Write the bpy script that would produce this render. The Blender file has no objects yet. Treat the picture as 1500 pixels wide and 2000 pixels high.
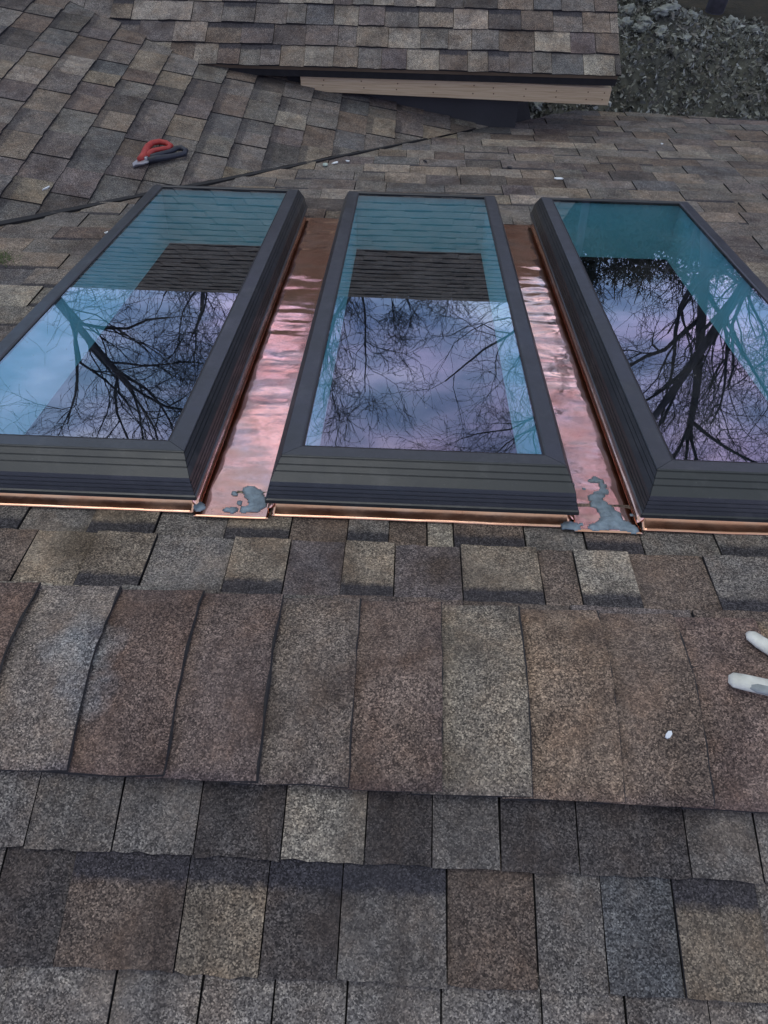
import bpy, bmesh, math, random
from mathutils import Vector, Matrix, noise

# ------------------------------------------------------------------ camera, sky, sun, exposure
S = bpy.context.scene
COL = S.collection
R = math.radians
CAM = Vector((0.0, -0.5641, 1.1192))
PITCH, ROLL, YAW = R(51.2021), R(-1.0841), R(-1.4812)
cd = bpy.data.cameras.new('camera')
co = bpy.data.objects.new('camera', cd)
COL.objects.link(co)
_cp, _sp = math.cos(PITCH), math.sin(PITCH)
_fw = Vector((math.sin(YAW) * _cp, math.cos(YAW) * _cp, -_sp))
_r = Vector((math.cos(YAW), -math.sin(YAW), 0))
_d = _fw.cross(_r)
_r2 = math.cos(ROLL) * _r + math.sin(ROLL) * _d
_d2 = -math.sin(ROLL) * _r + math.cos(ROLL) * _d
co.matrix_world = Matrix(((_r2.x, -_d2.x, -_fw.x, CAM.x), (_r2.y, -_d2.y, -_fw.y, CAM.y),
                          (_r2.z, -_d2.z, -_fw.z, CAM.z), (0, 0, 0, 1)))
cd.sensor_fit = 'HORIZONTAL'
cd.sensor_width = 36
cd.lens = 36 * 1461.78 / 1500
cd.clip_start = 0.02
cd.clip_end = 2000
S.camera = co

W = bpy.data.worlds.new('World')
S.world = W
W.use_nodes = True
wt = W.node_tree
for n in list(wt.nodes):
    wt.nodes.remove(n)


def nd(t, kind, **kw):
    n = t.nodes.new(kind)
    for k, v in kw.items():
        if hasattr(n, k):
            setattr(n, k, v)
        else:
            n.inputs[k].default_value = v
    return n


def ramp(t, fac, stops, interp='LINEAR'):
    r = t.nodes.new('ShaderNodeValToRGB')
    r.color_ramp.interpolation = interp
    e = r.color_ramp.elements
    while len(e) > 1:
        e.remove(e[-1])
    e[0].position, e[0].color = stops[0][0], (*stops[0][1], 1) if len(stops[0][1]) == 3 else stops[0][1]
    for p, c in stops[1:]:
        x = e.new(p)
        x.color = (*c, 1) if len(c) == 3 else c
    t.links.new(fac, r.inputs[0])
    return r.outputs[0]


def math_(t, op, a, b=None, clamp=False):
    m = t.nodes.new('ShaderNodeMath')
    m.operation = op
    m.use_clamp = clamp
    for i, v in enumerate((a, b)):
        if v is None:
            continue
        if isinstance(v, (int, float)):
            m.inputs[i].default_value = v
        else:
            t.links.new(v, m.inputs[i])
    return m.outputs[0]


def mix(t, fac, a, b, mode='MIX'):
    m = t.nodes.new('ShaderNodeMix')
    m.data_type = 'RGBA'
    m.blend_type = mode
    for s, v in ((m.inputs[0], fac), (m.inputs[6], a), (m.inputs[7], b)):
        if isinstance(v, (int, float)):
            s.default_value = v
        elif isinstance(v, tuple):
            s.default_value = (*v, 1) if len(v) == 3 else v
        else:
            t.links.new(v, s)
    return m.outputs[2]


SUN_EL, SUN_AZ = R(70), R(-40)          # veiled dusk sky; a soft brighter patch ahead of the camera
sky = nd(wt, 'ShaderNodeTexSky', sky_type='NISHITA')
sky.sun_disc = False
sky.sun_elevation = SUN_EL
sky.sun_rotation = SUN_AZ
tc = nd(wt, 'ShaderNodeTexCoord')
sep = nd(wt, 'ShaderNodeSeparateXYZ')
wt.links.new(tc.outputs['Generated'], sep.inputs[0])
# cloud deck: direction projected on a plane overhead, so that clouds shrink towards the horizon
zz = math_(wt, 'ADD', math_(wt, 'MAXIMUM', sep.outputs[2], 0.0), 0.22)
comb = nd(wt, 'ShaderNodeCombineXYZ')
wt.links.new(math_(wt, 'DIVIDE', sep.outputs[0], zz), comb.inputs[0])
wt.links.new(math_(wt, 'DIVIDE', sep.outputs[1], zz), comb.inputs[1])
n1 = nd(wt, 'ShaderNodeTexNoise', Scale=2.4, Detail=5.0, Roughness=0.55)
wt.links.new(comb.outputs[0], n1.inputs['Vector'])
n2 = nd(wt, 'ShaderNodeTexNoise', Scale=0.8, Detail=3.0, Roughness=0.5)
mp = nd(wt, 'ShaderNodeMapping')
mp.inputs['Location'].default_value = (3.1, 7.7, 0)
wt.links.new(comb.outputs[0], mp.inputs[0])
wt.links.new(mp.outputs[0], n2.inputs['Vector'])
cloud = ramp(wt, n1.outputs[0], [(0.34, (0.28, 0.45, 0.78)), (0.45, (0.56, 0.74, 1.10)), (0.55, (0.98, 1.06, 1.52)), (0.66, (1.60, 1.62, 2.00))])
tone = ramp(wt, n2.outputs[0], [(0.38, (0.82, 1.0, 1.08)), (0.62, (1.18, 0.92, 1.08))])
cloud = mix(wt, 1.0, cloud, tone, 'MULTIPLY')
# plain grey cloud overhead; the lilac dusk tint belongs to the lower sky all round
grey = ramp(wt, n1.outputs[0], [(0.34, (0.44, 0.49, 0.50)), (0.50, (0.545, 0.59, 0.60)), (0.70, (0.66, 0.70, 0.70))])
up_ = nd(wt, 'ShaderNodeMapRange')
up_.inputs['From Min'].default_value = 0.34
up_.inputs['From Max'].default_value = 0.62
wt.links.new(sep.outputs[2], up_.inputs[0])
cloud = mix(wt, up_.outputs[0], cloud, grey)
bg1 = nd(wt, 'ShaderNodeBackground', Strength=0.05)
wt.links.new(sky.outputs[0], bg1.inputs[0])
bg2 = nd(wt, 'ShaderNodeBackground', Strength=1.05)
wt.links.new(cloud, bg2.inputs[0])
ms = nd(wt, 'ShaderNodeMixShader', Fac=0.85)
wt.links.new(bg1.outputs[0], ms.inputs[1])
wt.links.new(bg2.outputs[0], ms.inputs[2])
wo = nd(wt, 'ShaderNodeOutputWorld')
wt.links.new(ms.outputs[0], wo.inputs[0])

sd = bpy.data.lights.new('sun', 'SUN')
sd.energy = 0.6
sd.angle = R(40)
sd.color = (1.0, 0.96, 0.93)
so = bpy.data.objects.new('sun', sd)
COL.objects.link(so)
_sv = Vector((math.sin(SUN_AZ) * math.cos(SUN_EL), math.cos(SUN_AZ) * math.cos(SUN_EL), math.sin(SUN_EL)))
so.rotation_euler = _sv.to_track_quat('Z', 'Y').to_euler()

S.view_settings.view_transform = 'Standard'
S.view_settings.look = 'None'
S.view_settings.exposure = 0.0
S.view_settings.gamma = 1.0
S.view_settings.use_curve_mapping = False
S.cycles.max_bounces = 8
S.cycles.transparent_max_bounces = 12
S.cycles.caustics_reflective = True
S.cycles.use_denoising = True

# ------------------------------------------------------------------ helpers
rnd = random.Random(7)


def tag(o, label=None, cat=None, group=None, kind=None):
    for k, v in (('label', label), ('category', cat), ('group', group), ('kind', kind)):
        if v:
            o[k] = v
    return o


def empty(name, loc=(0, 0, 0)):
    o = bpy.data.objects.new(name, None)
    o.location = loc
    COL.objects.link(o)
    return o


def link(name, me, parent=None, mats=()):
    o = bpy.data.objects.new(name, me)
    COL.objects.link(o)
    for m in mats:
        if m.name not in [x.name for x in me.materials if x]:
            me.materials.append(m)
    if parent:
        o.parent = parent
        o.matrix_parent_inverse = Matrix.Translation(-Vector(parent.location))
    return o


def mesh(name, verts, faces, parent=None, mats=(), smooth=False, mi=None, bevel=0.0):
    me = bpy.data.meshes.new(name)
    me.from_pydata([tuple(v) for v in verts], [], faces)
    if mi:
        me.polygons.foreach_set('material_index', mi)
    if smooth:
        me.polygons.foreach_set('use_smooth', [True] * len(me.polygons))
    me.update()
    o = link(name, me, parent, mats)
    if bevel:
        b = o.modifiers.new('bevel', 'BEVEL')
        b.width = bevel
        b.segments = 2
        b.limit_method = 'ANGLE'
    return o


def box(c0, c1, T=lambda x, y, z: (x, y, z)):
    vs = [T(x, y, z) for z in (c0[2], c1[2]) for y in (c0[1], c1[1]) for x in (c0[0], c1[0])]
    fs = [(0, 2, 3, 1), (4, 5, 7, 6), (0, 1, 5, 4), (2, 6, 7, 3), (0, 4, 6, 2), (1, 3, 7, 5)]
    return vs, fs


def join(parts):
    V, F = [], []
    for vs, fs in parts:
        b = len(V)
        V += list(vs)
        F += [tuple(i + b for i in f) for f in fs]
    return V, F


def tube(pts, rads, sides=6, cap=True):
    """a tapered tube along pts"""
    V, F = [], []
    up = Vector((0.13, 0.21, 1)).normalized()
    n = len(pts)
    for i, p in enumerate(pts):
        p = Vector(p)
        t = (Vector(pts[min(i + 1, n - 1)]) - Vector(pts[max(i - 1, 0)])).normalized()
        a = t.cross(up)
        if a.length < 1e-3:
            a = t.cross(Vector((1, 0, 0)))
        a.normalize()
        b = t.cross(a)
        for k in range(sides):
            w = 2 * math.pi * k / sides
            V.append(p + (a * math.cos(w) + b * math.sin(w)) * rads[i])
    for i in range(n - 1):
        for k in range(sides):
            k2 = (k + 1) % sides
            F.append((i * sides + k, i * sides + k2, (i + 1) * sides + k2, (i + 1) * sides + k))
    if cap:
        F.append(tuple(range(sides))[::-1])
        F.append(tuple((n - 1) * sides + k for k in range(sides)))
    return V, F


# slopes: (u along the eave, v down the slope, h off the plane) -> world
P = R(12.541)
CP, SP = math.cos(P), math.sin(P)
QT = 0.2085
QC = 1 / math.hypot(1, QT)
QS = QT * QC
UP = R(22.6)
UC, US = math.cos(UP), math.sin(UP)


def far(x, s, h=0.0):
    return Vector((x, s * CP + h * SP, -s * SP + h * CP))


def near(x, s, h=0.0):
    return Vector((x, -s * CP - h * SP, -s * SP + h * CP))


def left(y, v, h=0.0):          # v along the slope from x = 0
    return Vector((v * QC + h * QS, y, -QT * 3.75 - v * QS + h * QC))


def upper(x, v, h=0.0):         # v = 0 at the eave, negative up the slope
    return Vector((x, 3.83 - v * UC - h * US, -0.545 - v * US + h * UC))


# ------------------------------------------------------------------ materials
def new_mat(name):
    m = bpy.data.materials.new(name)
    m.use_nodes = True
    t = m.node_tree
    b = t.nodes['Principled BSDF']
    return m, t, b


def pos(t):
    return t.nodes.new('ShaderNodeNewGeometry').outputs['Position']


def noise_(t, vec, scale, detail=3.0, rough=0.5, dist=0.0):
    n = nd(t, 'ShaderNodeTexNoise', Scale=scale, Detail=detail, Roughness=rough, Distortion=dist)
    if vec is not None:
        t.links.new(vec, n.inputs['Vector'])
    return n.outputs[0]


def bump(t, b, height, strength=0.3, dist=0.01):
    n = nd(t, 'ShaderNodeBump', Strength=strength, Distance=dist)
    t.links.new(height, n.inputs['Height'])
    t.links.new(n.outputs[0], b.inputs['Normal'])
    return n


def plain(name, col, rough=0.6, metal=0.0, var=0.15, scale=20, bmp=0.0, bscale=80, spec=0.5):
    m, t, b = new_mat(name)
    p = pos(t)
    f = noise_(t, p, scale, 4.0)
    lo = tuple(c * (1 - var) for c in col)
    hi = tuple(c * (1 + var) for c in col)
    t.links.new(ramp(t, f, [(0.3, lo), (0.7, hi)]), b.inputs['Base Color'])
    b.inputs['Roughness'].default_value = rough
    b.inputs['Metallic'].default_value = metal
    b.inputs['Specular IOR Level'].default_value = spec
    if bmp:
        bump(t, b, noise_(t, p, bscale, 4.0), bmp, 0.01)
    return m


def shingle_material():
    m, t, b = new_mat('shingle_granules')
    oi = nd(t, 'ShaderNodeObjectInfo')
    uv = nd(t, 'ShaderNodeUVMap')
    sx = nd(t, 'ShaderNodeSeparateXYZ')
    t.links.new(uv.outputs[0], sx.inputs[0])
    p = pos(t)
    # slow mottling of the granule blend over each tab
    mo = noise_(t, p, 7.0, 4.0, 0.6)
    fine = noise_(t, p, 34.0, 3.0, 0.6)
    base = mix(t, 1.0, oi.outputs['Color'], ramp(t, mo, [(0.32, (0.62, 0.60, 0.60)), (0.5, (1.0, 1.0, 1.0)), (0.70, (1.28, 1.26, 1.22))]), 'MULTIPLY')
    base = mix(t, 1.0, base, ramp(t, fine, [(0.30, (0.78, 0.77, 0.78)), (0.70, (1.2, 1.2, 1.2))]), 'MULTIPLY')
    hu = noise_(t, p, 12.0, 4.0, 0.65)
    base = mix(t, 1.0, base, ramp(t, hu, [(0.36, (1.05, 0.985, 0.93)), (0.5, (1.0, 1.0, 1.0)), (0.64, (0.97, 1.0, 1.03))]), 'MULTIPLY')
    # brown weathering blots
    st = ramp(t, noise_(t, p, 3.1, 3.0, 0.5), [(0.60, (0, 0, 0)), (0.74, (1, 1, 1))])
    base = mix(t, math_(t, 'MULTIPLY', st, 0.55), base, (0.085, 0.066, 0.052))
    # chalky scuff on one cap shingle, and an oily brown mark below the middle skylight
    for q_, r_in, r_out, col_, amt in (((-.505, .012, .0), .012, .075, (.27, .31, .34), .55), ((-.475, -.055, -.010), .01, .06, (.24, .27, .30), .45), ((.085, .245, -.05), .015, .07, (.075, .055, .043), .8), ((-.60, .27, -.05), .02, .08, (.10, .078, .055), .7)):
        ds = nd(t, 'ShaderNodeVectorMath', operation='DISTANCE')
        t.links.new(p, ds.inputs[0])
        ds.inputs[1].default_value = q_
        mr = nd(t, 'ShaderNodeMapRange')
        mr.inputs['From Min'].default_value = r_out
        mr.inputs['From Max'].default_value = r_in
        t.links.new(math_(t, 'ADD', ds.outputs['Value'], math_(t, 'MULTIPLY', math_(t, 'SUBTRACT', noise_(t, p, 22.0, 4.0, 0.6), .5), .09)), mr.inputs[0])
        base = mix(t, math_(t, 'MULTIPLY', mr.outputs[0], amt), base, col_)
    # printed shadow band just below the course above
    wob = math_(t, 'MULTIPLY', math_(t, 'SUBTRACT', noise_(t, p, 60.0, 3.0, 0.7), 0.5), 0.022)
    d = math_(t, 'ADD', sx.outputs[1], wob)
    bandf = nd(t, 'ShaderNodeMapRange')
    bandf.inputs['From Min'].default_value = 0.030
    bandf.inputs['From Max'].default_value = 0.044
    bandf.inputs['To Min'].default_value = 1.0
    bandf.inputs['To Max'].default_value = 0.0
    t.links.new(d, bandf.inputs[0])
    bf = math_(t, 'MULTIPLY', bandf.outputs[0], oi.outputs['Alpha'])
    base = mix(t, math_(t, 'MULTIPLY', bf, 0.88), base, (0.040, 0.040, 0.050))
    # the granules
    vo = nd(t, 'ShaderNodeTexVoronoi', Scale=470.0)
    t.links.new(p, vo.inputs['Vector'])
    g1 = nd(t, 'ShaderNodeSeparateColor')
    t.links.new(vo.outputs['Color'], g1.inputs[0])
    gr = ramp(t, g1.outputs[0], [(0.0, (0.28, 0.28, 0.29)), (0.28, (0.52, 0.51, 0.51)), (0.5, (0.90, 0.88, 0.87)), (0.74, (1.18, 1.16, 1.13)), (0.88, (1.6, 1.57, 1.50)), (1.0, (2.2, 2.15, 2.05))])
    vo2 = nd(t, 'ShaderNodeTexVoronoi', Scale=190.0)
    t.links.new(p, vo2.inputs['Vector'])
    g2 = nd(t, 'ShaderNodeSeparateColor')
    t.links.new(vo2.outputs['Color'], g2.inputs[0])
    gr2 = ramp(t, g2.outputs[1], [(0.0, (0.80, 0.79, 0.80)), (0.5, (1.0, 1.0, 1.0)), (1.0, (1.16, 1.15, 1.13))])
    contr = math_(t, 'ADD', 0.05, math_(t, 'MULTIPLY', noise_(t, p, 6.0, 3.0), 1.7), True)
    base = mix(t, contr, base, mix(t, 1.0, base, gr, 'MULTIPLY'))
    base = mix(t, 0.8, base, gr2, 'MULTIPLY')
    t.links.new(base, b.inputs['Base Color'])
    b.inputs['Roughness'].default_value = 0.9
    b.inputs['Specular IOR Level'].default_value = 0.25
    h = math_(t, 'ADD', math_(t, 'MULTIPLY', g1.outputs[1], 0.8), math_(t, 'MULTIPLY', noise_(t, p, 45.0, 3.0), 1.2))
    bump(t, b, h, 0.6, 0.0018)
    return m


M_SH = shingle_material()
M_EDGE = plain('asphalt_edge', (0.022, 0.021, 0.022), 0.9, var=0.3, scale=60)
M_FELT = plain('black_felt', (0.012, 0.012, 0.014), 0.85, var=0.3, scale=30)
M_FRAME = plain('dark_painted_aluminium', (0.018, 0.0235, 0.028), 0.36, 0.0, 0.06, 6, 0.05, 400, 0.8)
_t = M_FRAME.node_tree
_b = _t.nodes['Principled BSDF']
_p = pos(_t)
_t.links.new(ramp(_t, noise_(_t, _p, 7.0, 5.0, 0.7), [(0.35, (0.28,) * 3), (0.7, (0.48,) * 3)]), _b.inputs['Roughness'])
_dust = ramp(_t, noise_(_t, _p, 16.0, 6.0, 0.75), [(0.52, (0,) * 3), (0.72, (0.16,) * 3)])
_spk = ramp(_t, noise_(_t, _p, 260.0, 1.0, 0.5), [(0.76, (0,) * 3), (0.79, (0.6,) * 3)])
_src = _b.inputs['Base Color'].links[0].from_socket
_t.links.new(mix(_t, math_(_t, 'ADD', _dust, _spk, True), _src, (0.16, 0.165, 0.165)), _b.inputs['Base Color'])
M_GASKET = plain('black_rubber', (0.010, 0.010, 0.012), 0.5)
M_WHITE = plain('white_drywall', (0.87, 0.87, 0.86), 0.8, var=0.04, scale=4)
M_ROOM = plain('dim_room', (0.10, 0.085, 0.08), 0.9, var=0.3, scale=1.5)
M_WALL = plain('blue_grey_house_wrap', (0.046, 0.048, 0.052), 0.7, var=0.2, scale=4, bmp=0.2, bscale=20)
M_DECK = plain('plywood_deck', (0.16, 0.12, 0.08), 0.85, var=0.25, scale=5)
M_SEAL = plain('grey_sealant', (0.20, 0.265, 0.32), 0.38, var=0.35, scale=45, bmp=0.5, bscale=90)
M_SCRAP = plain('white_scrap', (0.75, 0.80, 0.84), 0.5, var=0.05)
M_DARKBIT = plain('dark_scrap', (0.03, 0.03, 0.035), 0.7)
M_RED = plain('red_grip', (0.36, 0.034, 0.028), 0.5, var=0.15, scale=60)
M_NAVY = plain('navy_grip', (0.018, 0.022, 0.035), 0.5, var=0.2, scale=60)
M_STEEL = plain('worn_steel', (0.36, 0.37, 0.42), 0.4, 0.8, 0.15, 50)
M_IVORY = plain('ivory_grip', (0.66, 0.67, 0.60), 0.5, var=0.18, scale=45, bmp=.3, bscale=120)
M_GREYPAD = plain('grey_pad', (0.26, 0.29, 0.29), 0.6, var=0.25, scale=60)
M_BARK = plain('bark', (0.105, 0.105, 0.120), 0.9, var=0.3, scale=9, bmp=0.6, bscale=14)
M_TWIG = plain('twigs', (0.080, 0.084, 0.096), 0.9, var=0.3, scale=9)


def copper_material(name='bright_copper', r0=.04, r1=.13):
    m, t, b = new_mat(name)
    p = pos(t)
    tar = ramp(t, noise_(t, p, 9.0, 4.0, 0.6), [(0.35, (0.89, 0.46, 0.31)), (0.55, (0.93, 0.56, 0.41)), (0.7, (0.955, 0.64, 0.52))])
    spk = ramp(t, noise_(t, p, 190.0, 2.0, 0.6), [(0.68, (0, 0, 0)), (0.74, (1, 1, 1))])
    tar = mix(t, math_(t, 'MULTIPLY', spk, 0.55), tar, (0.10, 0.05, 0.04))
    t.links.new(tar, b.inputs['Base Color'])
    b.inputs['Metallic'].default_value = 1.0
    t.links.new(ramp(t, noise_(t, p, 14.0, 4.0, 0.6), [(0.35, (r0,) * 3), (0.7, (r1,) * 3)]), b.inputs['Roughness'])
    bump(t, b, noise_(t, p, 24.0, 2.0, 0.4), 0.05, 0.01)
    return m


M_COPPER = copper_material()
M_COPPER_DULL = copper_material('brushed_copper', .14, .27)


def glass_material(name, reflect):
    m, t, b = new_mat(name)
    t.nodes.remove(b)
    out = t.nodes['Material Output']
    tr = nd(t, 'ShaderNodeBsdfTransparent')
    tr.inputs['Color'].default_value = (0.47, 0.89, 1.0, 1) if reflect else (0.97, 0.985, 0.99, 1)
    if not reflect:
        t.links.new(tr.outputs[0], out.inputs[0])
        return m
    p = pos(t)
    # slight roller-wave distortion of toughened glass
    wv = math_(t, 'ADD', noise_(t, p, 3.0, 1.0, 0.3), math_(t, 'MULTIPLY', noise_(t, p, 13.0, 1.0, 0.3), 0.10))
    bp = nd(t, 'ShaderNodeBump', Strength=0.10, Distance=0.0018)
    t.links.new(wv, bp.inputs['Height'])
    gl = nd(t, 'ShaderNodeBsdfGlossy', Roughness=0.006)
    gl.inputs['Color'].default_value = (0.92, 0.94, 1.0, 1)
    t.links.new(bp.outputs[0], gl.inputs['Normal'])
    # reflectance of a coated double pane: a constant share plus a Schlick rise towards grazing
    ge = t.nodes.new('ShaderNodeNewGeometry')
    dt = nd(t, 'ShaderNodeVectorMath', operation='DOT_PRODUCT')
    t.links.new(ge.outputs['Normal'], dt.inputs[0])
    t.links.new(ge.outputs['Incoming'], dt.inputs[1])
    c = math_(t, 'SUBTRACT', 1.0, math_(t, 'ABSOLUTE', dt.outputs['Value']), True)
    f = math_(t, 'ADD', math_(t, 'MULTIPLY', math_(t, 'POWER', c, 4.0), 1.1), 0.17, True)
    mx = t.nodes.new('ShaderNodeMixShader')
    t.links.new(f, mx.inputs[0])
    t.links.new(tr.outputs[0], mx.inputs[1])
    t.links.new(gl.outputs[0], mx.inputs[2])
    # dust film and dried water spots
    du = nd(t, 'ShaderNodeBsdfDiffuse')
    du.inputs['Color'].default_value = (0.45, 0.46, 0.46, 1)
    film = ramp(t, noise_(t, p, 5.0, 5.0, 0.65), [(0.42, (0.0,) * 3), (0.75, (0.045,) * 3)])
    spot = ramp(t, noise_(t, p, 120.0, 2.0, 0.5), [(0.735, (0.0,) * 3), (0.77, (0.45,) * 3)])
    m2 = t.nodes.new('ShaderNodeMixShader')
    t.links.new(math_(t, 'ADD', film, spot, True), m2.inputs[0])
    t.links.new(mx.outputs[0], m2.inputs[1])
    t.links.new(du.outputs[0], m2.inputs[2])
    t.links.new(m2.outputs[0], out.inputs[0])
    return m


M_GLASS = glass_material('tinted_coated_glazing', True)
M_CLEAR = glass_material('clear_glass_edge', False)


def wood_material():
    m, t, b = new_mat('raw_pine')
    p = pos(t)
    mp_ = nd(t, 'ShaderNodeMapping')
    mp_.inputs['Scale'].default_value = (0.6, 6, 22)
    t.links.new(p, mp_.inputs[0])
    g = noise_(t, mp_.outputs[0], 6.0, 5.0, 0.6, 1.2)
    c = ramp(t, g, [(0.3, (0.44, 0.32, 0.19)), (0.5, (0.58, 0.45, 0.29)), (0.72, (0.66, 0.54, 0.37))])
    vo = nd(t, 'ShaderNodeTexVoronoi', Scale=4.2)
    t.links.new(p, vo.inputs['Vector'])
    kn = ramp(t, vo.outputs['Distance'], [(0.035, (1, 1, 1)), (0.075, (0, 0, 0))])
    c = mix(t, math_(t, 'MULTIPLY', kn, 0.7), c, (0.16, 0.07, 0.03))
    t.links.new(c, b.inputs['Base Color'])
    b.inputs['Roughness'].default_value = 0.7
    bump(t, b, g, 0.2, 0.004)
    return m


M_PINE = wood_material()


def ground_material():
    m, t, b = new_mat('leafy_ground')
    p = pos(t)
    f = noise_(t, p, 2.2, 8.0, 0.7)
    c = ramp(t, f, [(0.32, (0.012, 0.013, 0.008)), (0.5, (0.030, 0.027, 0.016)), (0.68, (0.050, 0.040, 0.024))])
    lf = ramp(t, noise_(t, p, 21.0, 3.0, 0.7), [(0.60, (0, 0, 0)), (0.70, (1, 1, 1))])
    c = mix(t, math_(t, 'MULTIPLY', lf, 0.5), c, (0.075, 0.050, 0.028))
    t.links.new(c, b.inputs['Base Color'])
    b.inputs['Roughness'].default_value = 1.0
    bump(t, b, f, 0.6, 0.08)
    return m


M_GROUND = ground_material()

# ------------------------------------------------------------------ setting: ground, far wood
GZ = -3.6
vs, fs = [], []
ng = 60
ext = 900.0
for j in range(ng + 1):
    for i in range(ng + 1):
        a = (i / ng * 2 - 1)
        c = (j / ng * 2 - 1)
        x = math.copysign(abs(a) ** 2.5, a) * ext
        y = math.copysign(abs(c) ** 2.5, c) * ext
        d = math.hypot(x, y - 5)
        z = GZ + (noise.noise(Vector((x * 0.15, y * 0.15, 0))) * 0.10 if d > 14 else 0)
        vs.append((x, y, z))
for j in range(ng):
    for i in range(ng):
        k = j * (ng + 1) + i
        fs.append((k, k + 1, k + ng + 2, k + ng + 1))
tag(mesh('ground', vs, fs, None, [M_GROUND], True), kind='structure')


# ------------------------------------------------------------------ bare trees (seen from the roof: one trunk; the rest mirrored in the glass)
def grow(rg, p, d, L, r, level, maxlevel, out, spread=1.0):
    """one limb: points with a wandering direction; children sprout along it"""
    nseg = [7, 6, 5, 4, 3, 2][level]
    pts, rads = [p.copy()], [r]
    dd = d.copy()
    tip = r * (0.42 if level < maxlevel else 0.3)
    for i in range(nseg):
        w = [0.07, 0.20, 0.26, 0.30, 0.34, 0.36][level]
        dd = (dd + Vector((rg.gauss(0, w), rg.gauss(0, w), rg.gauss(0, w) + (0.06 if level else 0.0)))).normalized()
        p = p + dd * (L / nseg)
        pts.append(p.copy())
        rads.append(r + (tip - r) * (i + 1) / nseg)
    out.append((level, pts, rads))
    if level >= maxlevel:
        return
    n = [10, 7, 6, 5, 3, 3][level]
    for k in range(n):
        f = rg.uniform(0.42 if level == 0 else 0.22, 1.0) if k else 1.0
        i = min(int(f * nseg), nseg - 1)
        q = pts[i].lerp(pts[i + 1], f * nseg - i)
        t = (pts[i + 1] - pts[i]).normalized()
        a = t.cross(Vector((rg.gauss(0, 1), rg.gauss(0, 1), rg.gauss(0, 1)))).normalized()
        ang = R(rg.uniform(22, 62)) if k else R(rg.uniform(4, 18))
        nd_ = (t * math.cos(ang) + a * math.sin(ang)).normalized()
        rr = (r + (tip - r) * f) * (rg.uniform(0.40, 0.62) if level < 2 else rg.uniform(0.45, 0.64))
        grow(rg, q, nd_, L * (rg.uniform(0.24, 0.44) * spread if level == 0 else rg.uniform(0.45, 0.70)), rr, level + 1, maxlevel, out, spread)


def tree(x, y, H, r, seed, label, lean=(0, 0), maxlevel=4, spread=1.0, group='bare trees behind the house'):
    rg = random.Random(seed)
    root = empty('bare_tree', (x, y, GZ))
    tag(root, label, 'tree', group)
    out = []
    grow(rg, Vector((x, y, GZ - 0.1)), Vector((lean[0], lean[1], 1)).normalized(), H * 0.86, r, 0, maxlevel, out, spread)
    tr, cr = [], []
    for lv, pts, rads in out:
        (tr if lv == 0 else cr).append(tube(pts, [max(q, 0.0038) for q in rads], (10, 6, 5, 4, 3, 3)[lv], lv < 2))
    V, F = join(tr)
    mesh('trunk', V, F, root, [M_BARK], True)
    V, F = join(cr)
    mesh('crown', V, F, root, [M_TWIG], True)
    return root


tree(0.35, 14.2, 6.5, 0.10, 11, 'bare tree behind the house mirrored in the middle skylight', (0.03, 0), 4, .72)
tree(-2.0, 13.8, 6.7, 0.11, 23, 'second bare tree mirrored in the middle skylight, beside its left edge', (0.09, -0.02), 4, .8)
tree(-9.6, 14.0, 10.5, 0.15, 31, 'thick leaning bare tree mirrored in the left skylight', (0.24, 0))
tree(-3.6, 14.6, 7.8, 0.10, 44, 'bare tree mirrored in the left skylight next to its right frame', (-0.04, 0))
tree(5.28, 14.9, 10.5, 0.165, 57, 'bare tree with its grey trunk standing behind the debris heap', (0.02, 0))
tree(7.5, 14.0, 10.5, 0.15, 68, 'heavy bare tree mirrored at the right edge of the right skylight', (-0.07, 0))
tree(3.6, 16.8, 10.5, 0.12, 75, 'leaning bare tree mirrored in the upper part of the right skylight', (0.16, 0))
tree(-12.6, 15.5, 10.5, 0.17, 83, 'bare tree farthest out, mirrored at the left edge of the left skylight', (0.10, 0))
tree(-0.9, 19.0, 7.0, 0.11, 96, 'bare tree farther back, its crown between the two trees mirrored in the middle skylight', (0, 0), 4, .7)


# low wooded rise behind the garden
def hill_z(x, y):
    f = math.sin(max(0, min(1, (y - 33) / 7.5)) * math.pi / 2)
    top = 3.6 if x < 0 else min(7.9, 3.6 + x * .45)
    return GZ - .25 + f * (top + 1.0 * noise.noise(Vector((x * .11, y * .1, 2))) + .5 * noise.noise(Vector((x * .5, y * .4, 5))))


V, F = [], []
nx, ny = 90, 16
for j in range(ny + 1):
    for i in range(nx + 1):
        x = -70 + 150 * i / nx
        y = 33 + 30 * j / ny
        V.append((x, y, hill_z(x, y)))
for j in range(ny):
    for i in range(nx):
        k = j * (nx + 1) + i
        F.append((k, k + 1, k + nx + 2, k + nx + 1))
tag(mesh('hill', V, F, None, [M_GROUND], True), kind='structure')

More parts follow.
